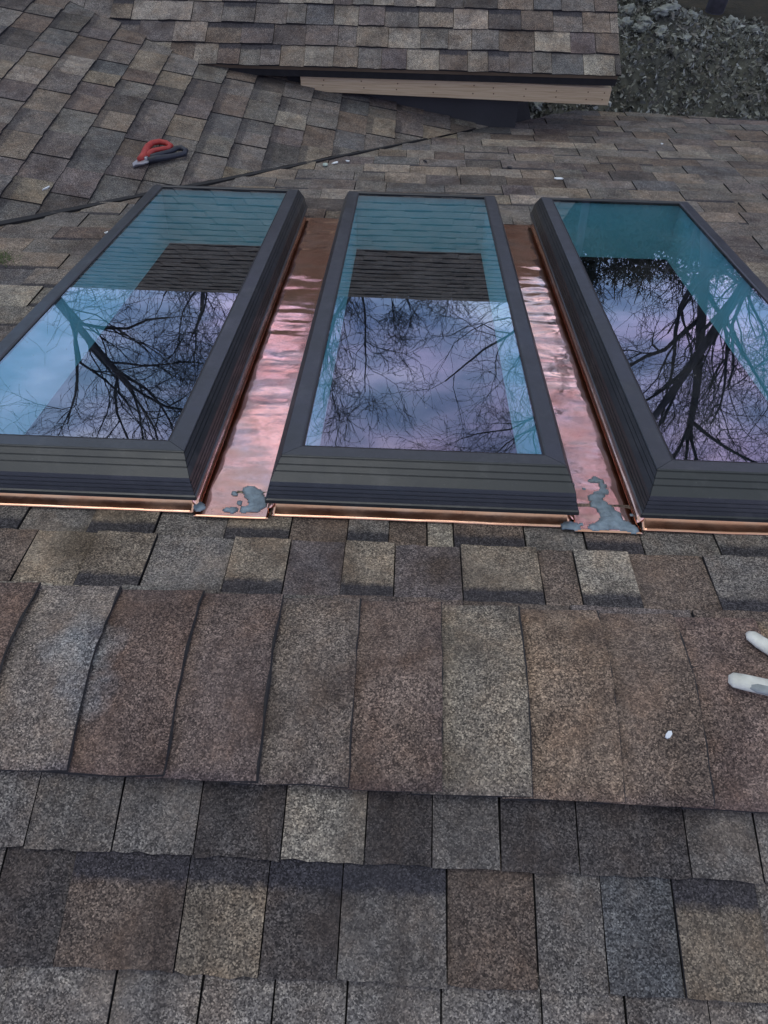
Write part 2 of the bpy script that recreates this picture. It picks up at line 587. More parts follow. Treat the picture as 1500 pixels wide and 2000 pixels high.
# a far wood that closes the view: one mass of thin trunks, twigs and brush
rg = random.Random(5)
parts = []
for k in range(700):
    y = rg.uniform(33, 46)
    x = rg.uniform(-0.95, 0.95) * y
    H = rg.uniform(1.6, 4.6) * (0.75 + 0.3 * noise.noise(Vector((x * 0.08, 3, 0))))
    p = Vector((x, y, hill_z(x, y) - 0.1))
    q = p + Vector((rg.gauss(0, .4), rg.gauss(0, .4), H))
    r0 = rg.uniform(0.03, 0.08)
    parts.append(tube([p, (p + q) / 2 + Vector((rg.gauss(0, .15), 0, 0)), q], [r0, r0 * .7, 0.02], 4, False))
    for b in range(9):
        f = rg.uniform(0.15, 0.95)
        a = p.lerp(q, f)
        L = rg.uniform(0.5, 1.5) * (1.15 - f * 0.6)
        az = rg.uniform(0, 6.28)
        e = a + Vector((math.cos(az) * L, math.sin(az) * L, L * rg.uniform(0.2, 0.9)))
        parts.append(tube([a, e], [r0 * 0.3, 0.012], 3, False))
        for c in range(4):
            g = a.lerp(e, rg.uniform(0.3, 1))
            parts.append(tube([g, g + Vector((rg.gauss(0, .35), rg.gauss(0, .35), rg.uniform(0.1, 0.6)))], [0.016, 0.008], 3, False))
V, F = join(parts)
for k in range(42000):      # brush: leaf-sized scraps close to the ground
    y = rg.uniform(33, 43)
    x = rg.uniform(-0.95, 0.95) * y
    c = Vector((x, y, hill_z(x, y) + rg.random() ** 2.2 * 1.5))
    s = rg.uniform(0.04, 0.12)
    a = Vector((rg.gauss(0, 1), rg.gauss(0, .6), rg.gauss(0, 1))).normalized() * s
    b = a.cross(Vector((rg.gauss(0, 1), rg.gauss(0, 1), rg.gauss(0, 1)))).normalized() * s * 0.8
    i = len(V)
    V += [c - a - b, c + a - b * .6, c + a * .7 + b, c - a * .5 + b]
    F.append((i, i + 1, i + 2, i + 3))
M_WOOD = plain('far_brush', (0.022, 0.026, 0.018), 1.0, var=0.45, scale=0.7)
tag(mesh('far_wood', V, F, None, [M_WOOD]), 'dark bare wood and brush far behind the house', 'wood', None, 'stuff')


# ------------------------------------------------------------------ shingles
def clip(poly, planes):
    """convex clip of (u, v) polygon; plane (a, b, c) keeps a*u + b*v + c >= 0"""
    for a, b, c in planes:
        out = []
        for i, p in enumerate(poly):
            q = poly[(i + 1) % len(poly)]
            dp, dq = a * p[0] + b * p[1] + c, a * q[0] + b * q[1] + c
            if dp >= 0:
                out.append(p)
            if (dp >= 0) != (dq >= 0):
                f = dp / (dp - dq)
                out.append((p[0] + (q[0] - p[0]) * f, p[1] + (q[1] - p[1]) * f))
        poly = out
        if len(poly) < 3:
            return []
    return poly


def slab_data(u0, u1, vb, e, thick, T, planes=(), step=0.028, jit=0.0014, lap=0.022):
    """one asphalt tab with its butt at v = vb: rides up on the course below, wavering butt edge"""
    v0 = vb - e - lap
    g = 0.0012
    n = max(2, int((u1 - u0) / step))
    sk = rnd.gauss(0, 0.0016)
    bt = [(u0 + g + (u1 - u0 - 2 * g) * i / n, vb + sk * (i / n - .5) + rnd.gauss(0, jit)) for i in range(n + 1)]
    poly = [(u0 + g + rnd.gauss(0, .001), v0), (u1 - g + rnd.gauss(0, .001), v0)] + bt[::-1]
    poly = clip(poly, planes)
    if not poly:
        return None
    rise = 0.0062 + (0.0030 if thick else 0.0)
    th = 0.0046 + (0.0028 if thick else 0.0)
    lift = rnd.uniform(0, 0.0016)
    m = len(poly)
    V, UV = [], []
    for u, v in poly:
        f = (v - v0) / (e + lap)
        V.append(T(u, v, 0.0006 + (0.0020 if thick else 0) + (rise + lift) * f))
    for u, v in poly:
        f = (v - v0) / (e + lap)
        V.append(T(u, v, max(-0.003, 0.0006 + (rise + lift) * f - th)))
    UV = [(u - u0, v - (vb - e)) for u, v in poly]
    F = [tuple(range(m))[::-1]] + [(i, (i + 1) % m, m + (i + 1) % m, m + i) for i in range(m)]
    return V, F, UV


def orient(V, F):
    a, b, c = V[F[0][0]], V[F[0][1]], V[F[0][2]]
    return (Vector(b) - Vector(a)).cross(Vector(c) - Vector(a)).z > 0


def shingle(name, data, parent, col, band):
    V, F, UV = data
    if not orient(V, F):
        F = [f[::-1] for f in F]
    me = bpy.data.meshes.new(name)
    me.from_pydata([tuple(v) for v in V], [], F)
    me.polygons.foreach_set('material_index', [0] + [1] * (len(F) - 1))
    ul = me.uv_layers.new(name='UVMap')
    m = len(UV)
    for lp in me.loops:
        ul.data[lp.index].uv = UV[lp.vertex_index % m]
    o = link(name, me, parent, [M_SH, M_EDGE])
    o.color = (*col, band)
    return o


TAN, BROWN, GREY, DARK, CREAM, BLUE, MAUVE = ((.238, .200, .155), (.142, .110, .092), (.172, .160, .150), (.080, .072, .072),
                                               (.300, .270, .225), (.118, .124, .132), (.140, .120, .122))


def pick(w=(5, 4, 6, 2, 3, 3, 4)):
    c = rnd.choices((TAN, BROWN, GREY, DARK, CREAM, BLUE, MAUVE), w)[0]
    k = rnd.uniform(0.90, 1.10)
    g_ = sum(c) / 3
    c = tuple(.70 * (x + (g_ - x) * .10) + .30 * m_ for x, m_ in zip(c, (.165, .148, .132)))
    return tuple(x * k * rnd.uniform(0.98, 1.02) for x in c)


def in_frame(p, mx=1.06):
    d = Vector(p) - CAM
    z = d.dot(_fw)
    if z < 0.05:
        return 0
    x, y = 1461.78 * d.dot(_r2) / z, 1461.78 * d.dot(_d2) / z
    return (1 / z ** 2) if abs(x) < 750 * mx and abs(y) < 1000 * mx else 0


def lay(parent, rows, limit=290, field_label=None):
    """rows: (data, colour, band). The largest in view become shingle parts, the rest one joined part"""
    sc = []
    for k, (d, c, b) in enumerate(rows):
        V = d[0]
        cen = sum((Vector(v) for v in V), Vector()) / len(V)
        sc.append((-in_frame(cen), k))
    sc.sort()
    own = {k for s, k in sc[:limit] if s < 0}
    rest = [rows[k] for k in range(len(rows)) if k not in own]
    for k in sorted(own):
        shingle('shingle', rows[k][0], parent, rows[k][1], rows[k][2])
    if rest:
        # joined: few tones, so one mesh for each tone would be many; keep one, colour from mottling
        V, F, MI, UV = [], [], [], []
        for d, c, b in rest:
            base = len(V)
            fs_ = d[1] if orient(d[0], d[1]) else [f[::-1] for f in d[1]]
            m = len(d[2])
            V += [tuple(v) for v in d[0]]
            F += [tuple(i + base for i in f) for f in fs_]
            MI += [0] + [1] * (len(fs_) - 1)
            UV += list(d[2]) * 2
        me = bpy.data.meshes.new('shingle_field')
        me.from_pydata(V, [], F)
        me.polygons.foreach_set('material_index', MI)
        ul = me.uv_layers.new(name='UVMap')
        for lp in me.loops:
            ul.data[lp.index].uv = UV[lp.vertex_index]
        ca = me.color_attributes.new('tone', 'FLOAT_COLOR', 'POINT')
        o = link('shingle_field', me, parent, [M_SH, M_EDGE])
        o.color = (*GREY, 0.0)
        o['kind'] = 'stuff'


def course(rows, u0, u1, vb, e, T, planes=(), skip=None, wmin=.12, wmax=.25, weights=None, bandp=.45, extra=None):
    u = u0 - rnd.uniform(0, .15)
    thick = rnd.random() < .5
    while u < u1:
        w = rnd.uniform(wmin, wmax)
        if not (skip and skip(u, u + w, vb)):
            cuts = extra(u, u + w, vb) if extra else [()]
            for cut in cuts:
                d = slab_data(u, u + w, vb, e, thick, T, list(planes) + list(cut))
                if not d:
                    continue
                rows.append((d, pick(weights) if weights else pick(), 1.0 if rnd.random() < bandp else 0.0))
        u += w
        thick = not thick if rnd.random() < .8 else thick


E_FAR = 0.148
V0_FAR = 0.161
SKX = (-0.7175, 0.0505, 0.8025)        # skylight centre lines
LIPW = 0.3145
S_LIP, S_TOP = 0.385, 2.310


def eave_s(x):
    return 4.745 - 0.121 * x


def valley_plane_far():
    # keep the side in front of the valley: y <= .9375 (x + 3.75)
    return (0.9375, -CP, 0.9375 * 3.75 - 0.004)


# --- the low roof that carries the skylights
low = empty('roof_slope', (0, 0, 0))
tag(low, 'low weathered shingle roof slope that carries the three skylights', 'roof', 'shingled slopes of the house', 'thing')
rows = []
HAND0 = [(-0.90, -0.748, GREY, 1), (-.748, -.611, GREY, 0), (-.611, -.479, TAN, 1), (-.479, -.338, GREY, 0), (-.338, -.21, TAN, 1), (-.21, -.095, BROWN, 0), (-.095, -.013, GREY, 1), (-.013, .063, BROWN, 0),
         (.063, .116, CREAM, 0), (.116, .257, BROWN, 1), (.257, .377, GREY, 0), (.377, .49, BROWN, 1), (.49, .64, GREY, 0), (.64, .80, GREY, 1), (.8, .95, BROWN, 0)]
HAND1 = [(-1.0, -.86, GREY, 1), (-.86, -.702, BROWN, 0), (-.702, -.584, TAN, 0), (-.584, -.465, TAN, 1), (-.465, -.313, GREY, 0), (-.313, -.202, TAN, 1), (-.202, -.096, MAUVE, 0), (-.096, .001, TAN, 1),
         (.001, .127, MAUVE, 0), (.127, .276, TAN, 1), (.276, .345, BROWN, 0), (.345, .453, CREAM, 1), (.453, .595, BROWN, 0), (.595, .72, GREY, 1), (.72, .86, BROWN, 0)]


def hand(rows, items, vb, e, T, k=1.0):
    for i, (a, b, c, bd) in enumerate(items):
        c = tuple(.84 * x + .16 * m_ for x, m_ in zip(c, (.160, .148, .135)))
        kk = k * rnd.uniform(.93, 1.07)
        rows.append((slab_data(a, b, vb, e, bool(bd), T, (), 0.018), tuple(x * kk for x in c), float(bd)))


# the upper end strip under the ridge cap, then the two hand-placed courses
course(rows, -1.3, 1.3, V0_FAR, E_FAR, far)
hand(rows, HAND1, V0_FAR + E_FAR, E_FAR, far)
hand(rows, HAND0, V0_FAR + 2 * E_FAR, E_FAR, far)


def covered(u0, u1, vb):
    top = vb - E_FAR
    if vb < 0.47 or top > 2.30:
        return False
    if -0.36 + SKX[0] < u0 and u1 < SKX[2] + 0.36:
        return top > 0.36 and vb < 2.31
    return False


def around_skylights(u0, u1, vb):
    top = vb - E_FAR - .022
    a, b = S_LIP + .055, S_TOP - .035
    if vb <= a or top >= b:
        return [()]
    for c in SKX:
        l_, r_ = c - LIPW + .04, c + LIPW - .04
        if u1 <= l_ or u0 >= r_:
            continue
        if vb > b and u0 >= l_ - .09 and u1 <= r_ + .09:
            return [((0, 1, -b),)]
        return [((-1, 0, l_),), ((1, 0, -r_),)]
    return [()]


for k in range(0, 31):
    vb = V0_FAR + E_FAR * k
    if vb - E_FAR > 4.78:
        break
    x0 = max(-2.1, -3.75 + (vb - E_FAR) * CP / 0.9375 - .1)
    pl = [valley_plane_far(), (-0.121, -1, 4.745)]
    if k < 3:      # only outside the hand-placed stretch
        u = {0: None, 1: (-1.0, .86), 2: (-.90, .95)}[k]
        if u:
            course(rows, -2.1, u[0], vb, E_FAR, far, pl + [(-1, 0, u[0])])
            course(rows, u[1], 3.0, vb, E_FAR, far, pl + [(1, 0, -u[1])])
        continue
    course(rows, x0, 3.0, vb, E_FAR, far, pl, covered, .13, .27, (5, 3, 7, 1, 3, 3, 4), 0.30, around_skylights)
lay(low, rows, 298)


def deck_sheet(parent, T, polys, h0=-0.016, h1=-0.005, name='roof_deck', m=M_DECK):
    V, F = [], []
    for poly in polys:
        b = len(V)
        n = len(poly)
        V += [T(u, v, h1) for u, v in poly] + [T(u, v, h0) for u, v in poly]
        F += [tuple(b + i for i in range(n)), tuple(b + n + i for i in range(n))[::-1]]
        F += [(b + i, b + n + i, b + n + (i + 1) % n, b + (i + 1) % n) for i in range(n)]
    return mesh(name, V, F, parent, [m])


polys = []
xs = [-2.15] + [v for c in SKX for v in (c - .272, c + .272)] + [3.05]
ss = [0.0, .449, 2.284, 4.9]
for i in range(len(xs) - 1):
    for j in range(3):
        if j == 1 and i % 2 == 1:
            continue
        pl = clip([(xs[i], ss[j]), (xs[i + 1], ss[j]), (xs[i + 1], ss[j + 1]), (xs[i], ss[j + 1])], [valley_plane_far(), (-0.121, -1, 4.735)])
        if pl:
            polys.append(pl)
deck_sheet(low, far, polys, name='felt_deck', m=M_FELT)

# --- front slope nearest the camera
front = empty('roof_slope', (0, 0, 0))
tag(front, 'dark shingle roof slope in front of the ridge cap, falling towards the viewer', 'roof', 'shingled slopes of the house', 'thing')
rows = []
RA = [-.72, -.529, -.399, -.278, -.15, -.027, .072, .173, .288, .45, .554, .72]
CA = [(BROWN, 0), (GREY, 0), (GREY, 0), (DARK, 0), (CREAM, 0), (DARK, 0), (GREY, 0), (DARK, 0), (DARK, 0), (GREY, 0), (DARK, 0)]
RB = [-.72, -.555, -.449, -.281, -.164, -.057, .095, .221, .317, .42, .541, .70]
CB = [(DARK, 0), (DARK, 0), (BROWN, 1), (TAN, 1), (DARK, 1), (GREY, 1), (BROWN, 0), (GREY, 0), (BLUE, 0), (TAN, 1), (GREY, 0)]
RC = [-.68, -.507, -.361, -.242, -.141, -.041, .087, .224, .337, .451, .60]
CC = [(GREY, 0), (TAN, 1), (BLUE, 0), (TAN, 1), (BLUE, 0), (DARK, 1), (CREAM, 0), (GREY, 1), (GREY, 1), (BLUE, 1)]
for vb, J, CCs in ((.286, RA, CA), (.433, RB, CB), (.580, RC, CC)):
    hand(rows, [(J[i], J[i + 1], *CCs[i]) for i in range(len(J) - 1)], vb, .147, near, 0.80)
    course(rows, -1.6, J[0], vb, .147, near, [(-1, 0, J[0])])
    course(rows, J[-1], 1.6, vb, .147, near, [(1, 0, -J[-1])])
course(rows, -1.6, 1.6, .139, .147, near)
for k in range(4, 12):
    course(rows, -1.6, 1.6, .139 + .147 * k, .147, near)
lay(front, rows, 290)
deck_sheet(front, near, [[(-1.7, 0.0), (1.7, 0.0), (1.7, 1.9), (-1.7, 1.9)]], name='felt_deck', m=M_FELT)

# --- ridge cap
cap = empty('ridge_cap', (0, 0, 0))
tag(cap, 'row of wide brown cap shingles folded over the ridge', 'ridge cap')


def cap_piece(x0, x1, col, dz):
    """a cap shingle bent over the ridge; its right edge rides on the next piece"""
    sk = 0.0
    ws = [-.190, -.165, -.135, -.10, -.065, -.035, -.012, .012, .035, .06, .085, .11, .143]
    r = 0.045
    us = [x0 - .045, x0 + .0, (x0 + x1) / 2, x1 - .0018, x1]
    rs = {0: .0030, 1: .0040, 2: .0085, 3: .0148, 4: .0136}
    V, UV = [], []
    for top in (1, 0):
        for i, u in enumerate(us):
            ju = rnd.gauss(0, .0008)
            for j, w in enumerate(ws):
                tilt = .010 * u
                ww = w - tilt * (0.9 if w < 0 else 1.1) + (.0045 * noise.noise(Vector((u * 11, 3, 1))) if j < 2 else 0)
                a = math.sqrt(w * w + r * r) - r
                z = -a * SP + rs[i] + dz - (0.0 if top else .0042)
                z += 0.0015 * noise.noise(Vector((u * 9, w * 9, dz * 99)))
                if j == 0:
                    ww += rnd.gauss(0, .0012)
                uu = u + ju * (1 if 0 < j < 12 else .3) + (rnd.gauss(0, .0009) if i >= 3 else 0)
                V.append(Vector((uu, ww * CP, z)))
                UV.append((u - x0, abs(w) + .1))
    n, m = len(us), len(ws)
    F, MI = [], []
    for i in range(n - 1):
        for j in range(m - 1):
            a = i * m + j
            F.append((a, a + m, a + m + 1, a + 1))
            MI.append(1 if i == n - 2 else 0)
            b = a + n * m
            F.append((b, b + 1, b + m + 1, b + m))
            MI.append(1)
    o_ = n * m
    for j in range(m - 1):
        for i in (0, n - 1):
            a = i * m + j
            f = (a, a + 1, a + 1 + o_, a + o_)
            F.append(f if i == 0 else f[::-1])
            MI.append(1)
    for i in range(n - 1):
        for j in (0, m - 1):
            a = i * m + j
            f = (a, a + o_, a + m + o_, a + m)
            F.append(f if j == 0 else f[::-1])
            MI.append(1)
    me = bpy.data.meshes.new('cap_shingle')
    me.from_pydata([tuple(v) for v in V], [], F)
    me.polygons.foreach_set('material_index', MI)
    me.polygons.foreach_set('use_smooth', [q == 0 for q in MI])
    ul = me.uv_layers.new(name='UVMap')
    for lp in me.loops:
        ul.data[lp.index].uv = UV[lp.vertex_index]
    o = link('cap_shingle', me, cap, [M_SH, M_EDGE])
    o.color = (*col, 0.0)
    return o


CJ = [-1.17, -1.04, -.90, -.765, -.625, -.4815, -.3335, -.1915, -.0545, .085, .221, .3575, .489, .63, .77, .91, 1.05]
CCOL = [BROWN, TAN, GREY, BROWN, (.205, .185, .165), (.135, .108, .096), (.150, .123, .110), (.165, .138, .122), (.165, .136, .120), (.205, .178, .152), (.215, .172, .130), (.168, .138, .120), (.165, .135, .122), TAN, BROWN, GREY]
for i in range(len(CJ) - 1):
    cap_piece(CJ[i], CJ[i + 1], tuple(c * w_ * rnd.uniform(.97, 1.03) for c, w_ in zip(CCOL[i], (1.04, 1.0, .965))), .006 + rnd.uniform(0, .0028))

# --- left slope
lefts = empty('roof_slope', (0, 0, 0))
tag(lefts, 'side shingle roof slope under the red-handled snips, draining to the black valley line', 'roof', 'shingled slopes of the house', 'thing')
rows = []
E_L = 0.157
# valley: y >= .9375 (x + 3.75)  ->  u - .9375 QC v - 3.5156 >= 0 ; behind the upper roof eave line nothing shows beyond y = 4.6
vb = -0.243 / QC - 0.157 * 22
while vb < 0.66:
    y0 = 0.9375 * (vb * QC - .2 + 3.75)
    course(rows, y0 - .1, 4.5 if vb < -1.1 else 4.05, vb, E_L, lambda u, v, h: left(u, v, h + .002),
           [(1, -0.9375 * QC, -3.5156 - 0.012)], None, .13, .25, (4, 4, 8, 2, 1, 3, 4), 0.45)
    vb += E_L
rows = [(d, c, b * .6) for d, c, b in rows]
lay(lefts, rows, 290)
pl = clip([(0.2, -3.9), (5.2, -3.9), (5.2, .75), (0.2, .75)], [(1, -0.9375 * QC, -3.5156)])
deck_sheet(lefts, left, [pl], name='felt_deck', m=M_FELT)
# added black strip standing in for the shadow along the valley cut
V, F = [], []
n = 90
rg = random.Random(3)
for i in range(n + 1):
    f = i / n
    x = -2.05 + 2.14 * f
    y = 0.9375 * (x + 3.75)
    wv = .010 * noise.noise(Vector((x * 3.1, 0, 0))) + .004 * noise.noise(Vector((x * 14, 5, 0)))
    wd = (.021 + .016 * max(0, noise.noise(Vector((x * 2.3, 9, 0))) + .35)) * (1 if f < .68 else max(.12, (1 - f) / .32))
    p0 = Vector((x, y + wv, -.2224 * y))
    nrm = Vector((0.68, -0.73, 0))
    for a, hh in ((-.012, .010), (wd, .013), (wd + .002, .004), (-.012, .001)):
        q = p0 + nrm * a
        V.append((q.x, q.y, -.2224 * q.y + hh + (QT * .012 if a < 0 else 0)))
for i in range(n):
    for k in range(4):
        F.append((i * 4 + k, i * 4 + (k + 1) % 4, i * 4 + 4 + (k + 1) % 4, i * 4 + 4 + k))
mesh('valley_shadow_strip', V, F, lefts, [M_FELT])

# --- upper roof
upr = empty('roof_slope', (0, 0, 0))
tag(upr, 'upper shingle roof slope overhanging a raw pine fascia board', 'roof', 'shingled slopes of the house', 'thing')
rows = []
XR = 1.115
# x >= -3.75 + (.545 - .4163 (y-3.83)) / .2085 and y-3.83 = -v UC
kx = .4163 * UC / .2085
pl = [(1, -kx, 3.75 - .545 / .2085 + 0.035), (-1, 0, XR)]
k = 0
while True:
    vb = -.147 * k
    if vb < -3.72:
        break
    course(rows, max(-6.0, -1.3 + kx * (vb - .17)), XR + .1, vb, .147, lambda u, v, h: upper(u, v, h + .010), pl, None, .10, .20, (6, 3, 6, 2, 6, 2, 5), 0.25)
    k += 1
lay(upr, rows, 290)
deck_sheet(upr, lambda u, v, h: upper(u, v, h + .010), [clip([(-6, -3.7), (XR - .012, -3.7), (XR - .012, -.012), (-6, -.012)], [(1, -kx, 3.75 - .545 / .2085 - .03)])], -.030, -.005, 'roof_deck')
# back slope of the upper roof, only so that the ridge is closed
rp = upper(0, -3.7, 0)
mesh('back_slope', *box((-6, rp.y, -0.06), (XR, rp.y + 3.4, -0.01), lambda x, y, z: (x, y, rp.z + z - (y - rp.y) * .4163)), upr, [M_FELT])
mesh('drip_edge', *box((-1.02, 3.844, -.588), (XR - .014, 3.850, -.556)), upr, [M_FELT])
# fascia board, hung a little out of level
fx0, fx1 = -0.622, 1.092
vs, fs = box((fx0, 3.866, 0), (fx1, 3.904, .082), lambda x, y, z: (x, y, -.672 - .016 * (x - fx0) + z - (0 if z == 0 else .010 * (x - fx0)) + (.024 if z else 0)))
mesh('fascia_board', vs, fs, upr, [M_PINE], bevel=.003)
V, F = [], []
for x in (-.50, -.28, -.08, .12, .33, .45, .62, .80, .97, 1.055):
    for dz in (.022, .058):
        c = Vector((x + rnd.uniform(-.01, .01), 3.8655, -.662 - .016 * (x - fx0) + dz + rnd.uniform(-.006, .006)))
        V_, F_ = tube([c, c + Vector((0, -.0012, 0))], [.0038, .0036], 6)
        b = len(V)
        V += V_
        F += [tuple(i + b for i in f) for f in F_]
nh = mesh('nail_heads', V, F, upr, [plain('rusty_nail', (.10, .05, .03), .6)])
nh.name = 'nail_head'
nh['kind'] = 'stuff'
for i, x in enumerate((-.605, .0, .55, 1.06)):     # rafter tails behind the fascia
    mesh('rafter_tail', *box((x - .019, 3.905, -.60), (x + .019, 4.2, -.57), lambda a, y, z: (a, y, z + (y - 3.9) * .38)), upr, [M_DECK])

# --- wall under the upper roof
wall = empty('house_wall', (0, 3.95, -2))
tag(wall, 'blue-grey house wall under the overhanging upper roof', 'wall')
wall['kind'] = 'thing'
mesh('front_face', *box((-1.35, 3.95, GZ), (.606, 4.05, -.50)), wall, [M_WALL])
mesh('gable_face', *box((.506, 4.052, GZ), (.606, 10.3, 0.0), lambda x, y, z: (x, y, z if z < -1 else (-.545 + .4163 * (y - 3.9) - .06 if y < 7 else -.545 + .4163 * 3.3 - .4163 * (y - 7.2) - .06))), wall, [M_WALL])
mesh('trim_piece', *box((-.70, 3.905, -.70), (-.632, 3.948, -.575)), wall, [M_FELT])

# outer walls below the eaves, so that the house stands on the ground
M_SIDING = plain('pale_siding', (.30, .30, .30), .7)
mesh_h = empty('outer_wall', (0, 0, GZ))
tag(mesh_h, 'plain outer house wall below the low roof eave', 'wall')
mesh_h['kind'] = 'thing'
x0, x1 = .62, 2.9
mesh('eave_face', [(x0, (eave_s(x0) - .30) * CP, GZ), (x1, (eave_s(x1) - .30) * CP, GZ), (x1, (eave_s(x1) - .30) * CP, -.93), (x0, (eave_s(x0) - .30) * CP, -.99),
                   (x0, (eave_s(x0) - .42) * CP, GZ), (x1, (eave_s(x1) - .42) * CP, GZ), (x1, (eave_s(x1) - .42) * CP, -.93), (x0, (eave_s(x0) - .42) * CP, -.97)],
     [(0, 1, 2, 3), (5, 4, 7, 6), (1, 5, 6, 2), (4, 0, 3, 7), (3, 2, 6, 7), (0, 4, 5, 1)], mesh_h, [M_SIDING])
mesh('side_face', *box((2.9, -1.7, GZ), (3.0, 4.0, -.02), lambda x, y, z: (x, y, z if z < -1 else -abs(y) * .2224 - .02)), mesh_h, [M_SIDING])

# the dim room under the skylights
V, F = box((-1.45, .10, -2.4), (1.55, 2.62, 0), lambda x, y, z: (x, y, z if z < -1 else -y * .2224 - .022))
F = [F[0]] + F[2:]
tag(mesh('room', V, [f[::-1] for f in F], None, [M_ROOM]), kind='structure')


# ------------------------------------------------------------------ skylights
# cross-section of the frame, from the glass outwards: offsets from the outer lip (side, bottom, top) and height
def profile():
    G = (.067, .092, .055)
    Fl = (.029, .060, .030)
    Br = (.011, .013, .011)
    Fa = (.003, .004, .003)
    pts = [(*G, .106), (*G, .1165), (G[0] - .003, G[1] - .003, G[2] - .003, .1180), (Fl[0] + .001, Fl[1] + .001, Fl[2] + .001, .1160)]

    def seg(a, ha, b, hb, grooves, dep, wid):
        out = []
        for f in grooves:
            for df, d in ((-wid, 0), (-wid * .6, dep), (wid * .6, dep), (wid, 0)):
                g = f + df
                q = tuple(a[i] + (b[i] - a[i]) * g + d for i in range(3))
                out.append((*q, ha + (hb - ha) * g - d * .6))
        return out
    pts.append((*Fl, .1150))
    pts += seg(Fl, .1150, Br, .0830, (.06, .34, .60), .0015, .026)
    pts.append((*Br, .0830))
    pts += seg(Br, .0830, Fa, .0470, (.26, .50, .74), .0014, .028)
    pts.append((*Fa, .0470))
    pts += [(.0, .0, .0, .0455), (.0, .0, .0, .0375), (.003, .003, .003, .0355), (.022, .022, .022, .0355), (.022, .022, .022, .0500)]
    return pts


PROF = profile()


def skylight(xc, label):
    root = empty('skylight', far(xc, S_LIP, 0))
    tag(root, label, 'skylight', 'skylights in a row on the low roof')
    corner = []
    for sx_, sy_ in ((-1, 0), (1, 0), (1, 1), (-1, 1)):
        corner.append([far(xc + sx_ * (LIPW - a), (S_TOP - c) if sy_ else (S_LIP + b), h) for a, b, c, h in PROF])
    names = ('bottom_rail', 'side_rail', 'top_rail', 'side_rail')
    m = len(PROF)
    for k in range(4):
        A, B = corner[k], corner[(k + 1) % 4]
        g_ = (B[4] - A[4]).normalized() * .0006
        V = [v + g_ for v in A] + [v - g_ for v in B]
        F = [(i, m + i, m + i + 1, i + 1) for i in range(m - 1)]
        F += [tuple(range(m)), tuple(range(m, 2 * m))[::-1]]
        mesh(names[k], V, F, root, [M_FRAME], bevel=0)
    gx, g0, g1 = LIPW - .067, S_LIP + .092, S_TOP - .055
    # gasket: a thin black line round the glass
    q = .004
    parts = [box((xc - gx, g0, .108), (xc + gx, g0 + q, .1165), far), box((xc - gx, g1 - q, .108), (xc + gx, g1, .1165), far),
             box((xc - gx, g0 + q, .108), (xc - gx + q, g1 - q, .1165), far), box((xc + gx - q, g0 + q, .108), (xc + gx, g1 - q, .1165), far)]
    gk = mesh('gasket', *join(parts), root, [M_GASKET])
    mesh('glass_pane', *box((xc - gx + q + .0005, g0 + q + .0005, .1085), (xc + gx - q - .0005, g1 - q - .0005, .1145), far), root, [M_GLASS, M_CLEAR], mi=[1, 0, 1, 1, 1, 1])
    # curb
    c_ = .024
    o0, o1, p0, p1 = xc - LIPW + c_, xc + LIPW - c_, S_LIP + c_, S_TOP - c_
    w = .019
    parts = [box((o0, p0, -.02), (o1, p0 + w, .050), far), box((o0, p1 - w, -.02), (o1, p1, .050), far),
             box((o0, p0 + w, -.02), (o0 + w, p1 - w, .050), far), box((o1 - w, p0 + w, -.02), (o1, p1 - w, .050), far)]
    mesh('curb', *join(parts), root, [M_FELT])
    # light shaft
    a, b0, b1, d0, d1 = gx + .006, g0 - .006, g1 + .006, -.105, .104
    t_ = .014
    parts = [box((xc - a - t_, b0 - t_, d0), (xc + a + t_, b0, d1), far), box((xc - a - t_, b1, d0), (xc + a + t_, b1 + t_, d1), far),
             box((xc - a - t_, b0, d0), (xc - a, b1, d1), far), box((xc + a, b0, d0), (xc + a + t_, b1, d1), far)]
    mesh('light_shaft', *join(parts), root, [M_WHITE])
    return root


skylight(SKX[0], 'dark framed skylight beside the red-handled snips, on the valley side')
skylight(SKX[1], 'dark framed skylight in the middle of the three, copper strips on both sides')
skylight(SKX[2], 'dark framed skylight on the eave side, far from the red-handled snips')

# ------------------------------------------------------------------ copper flashing


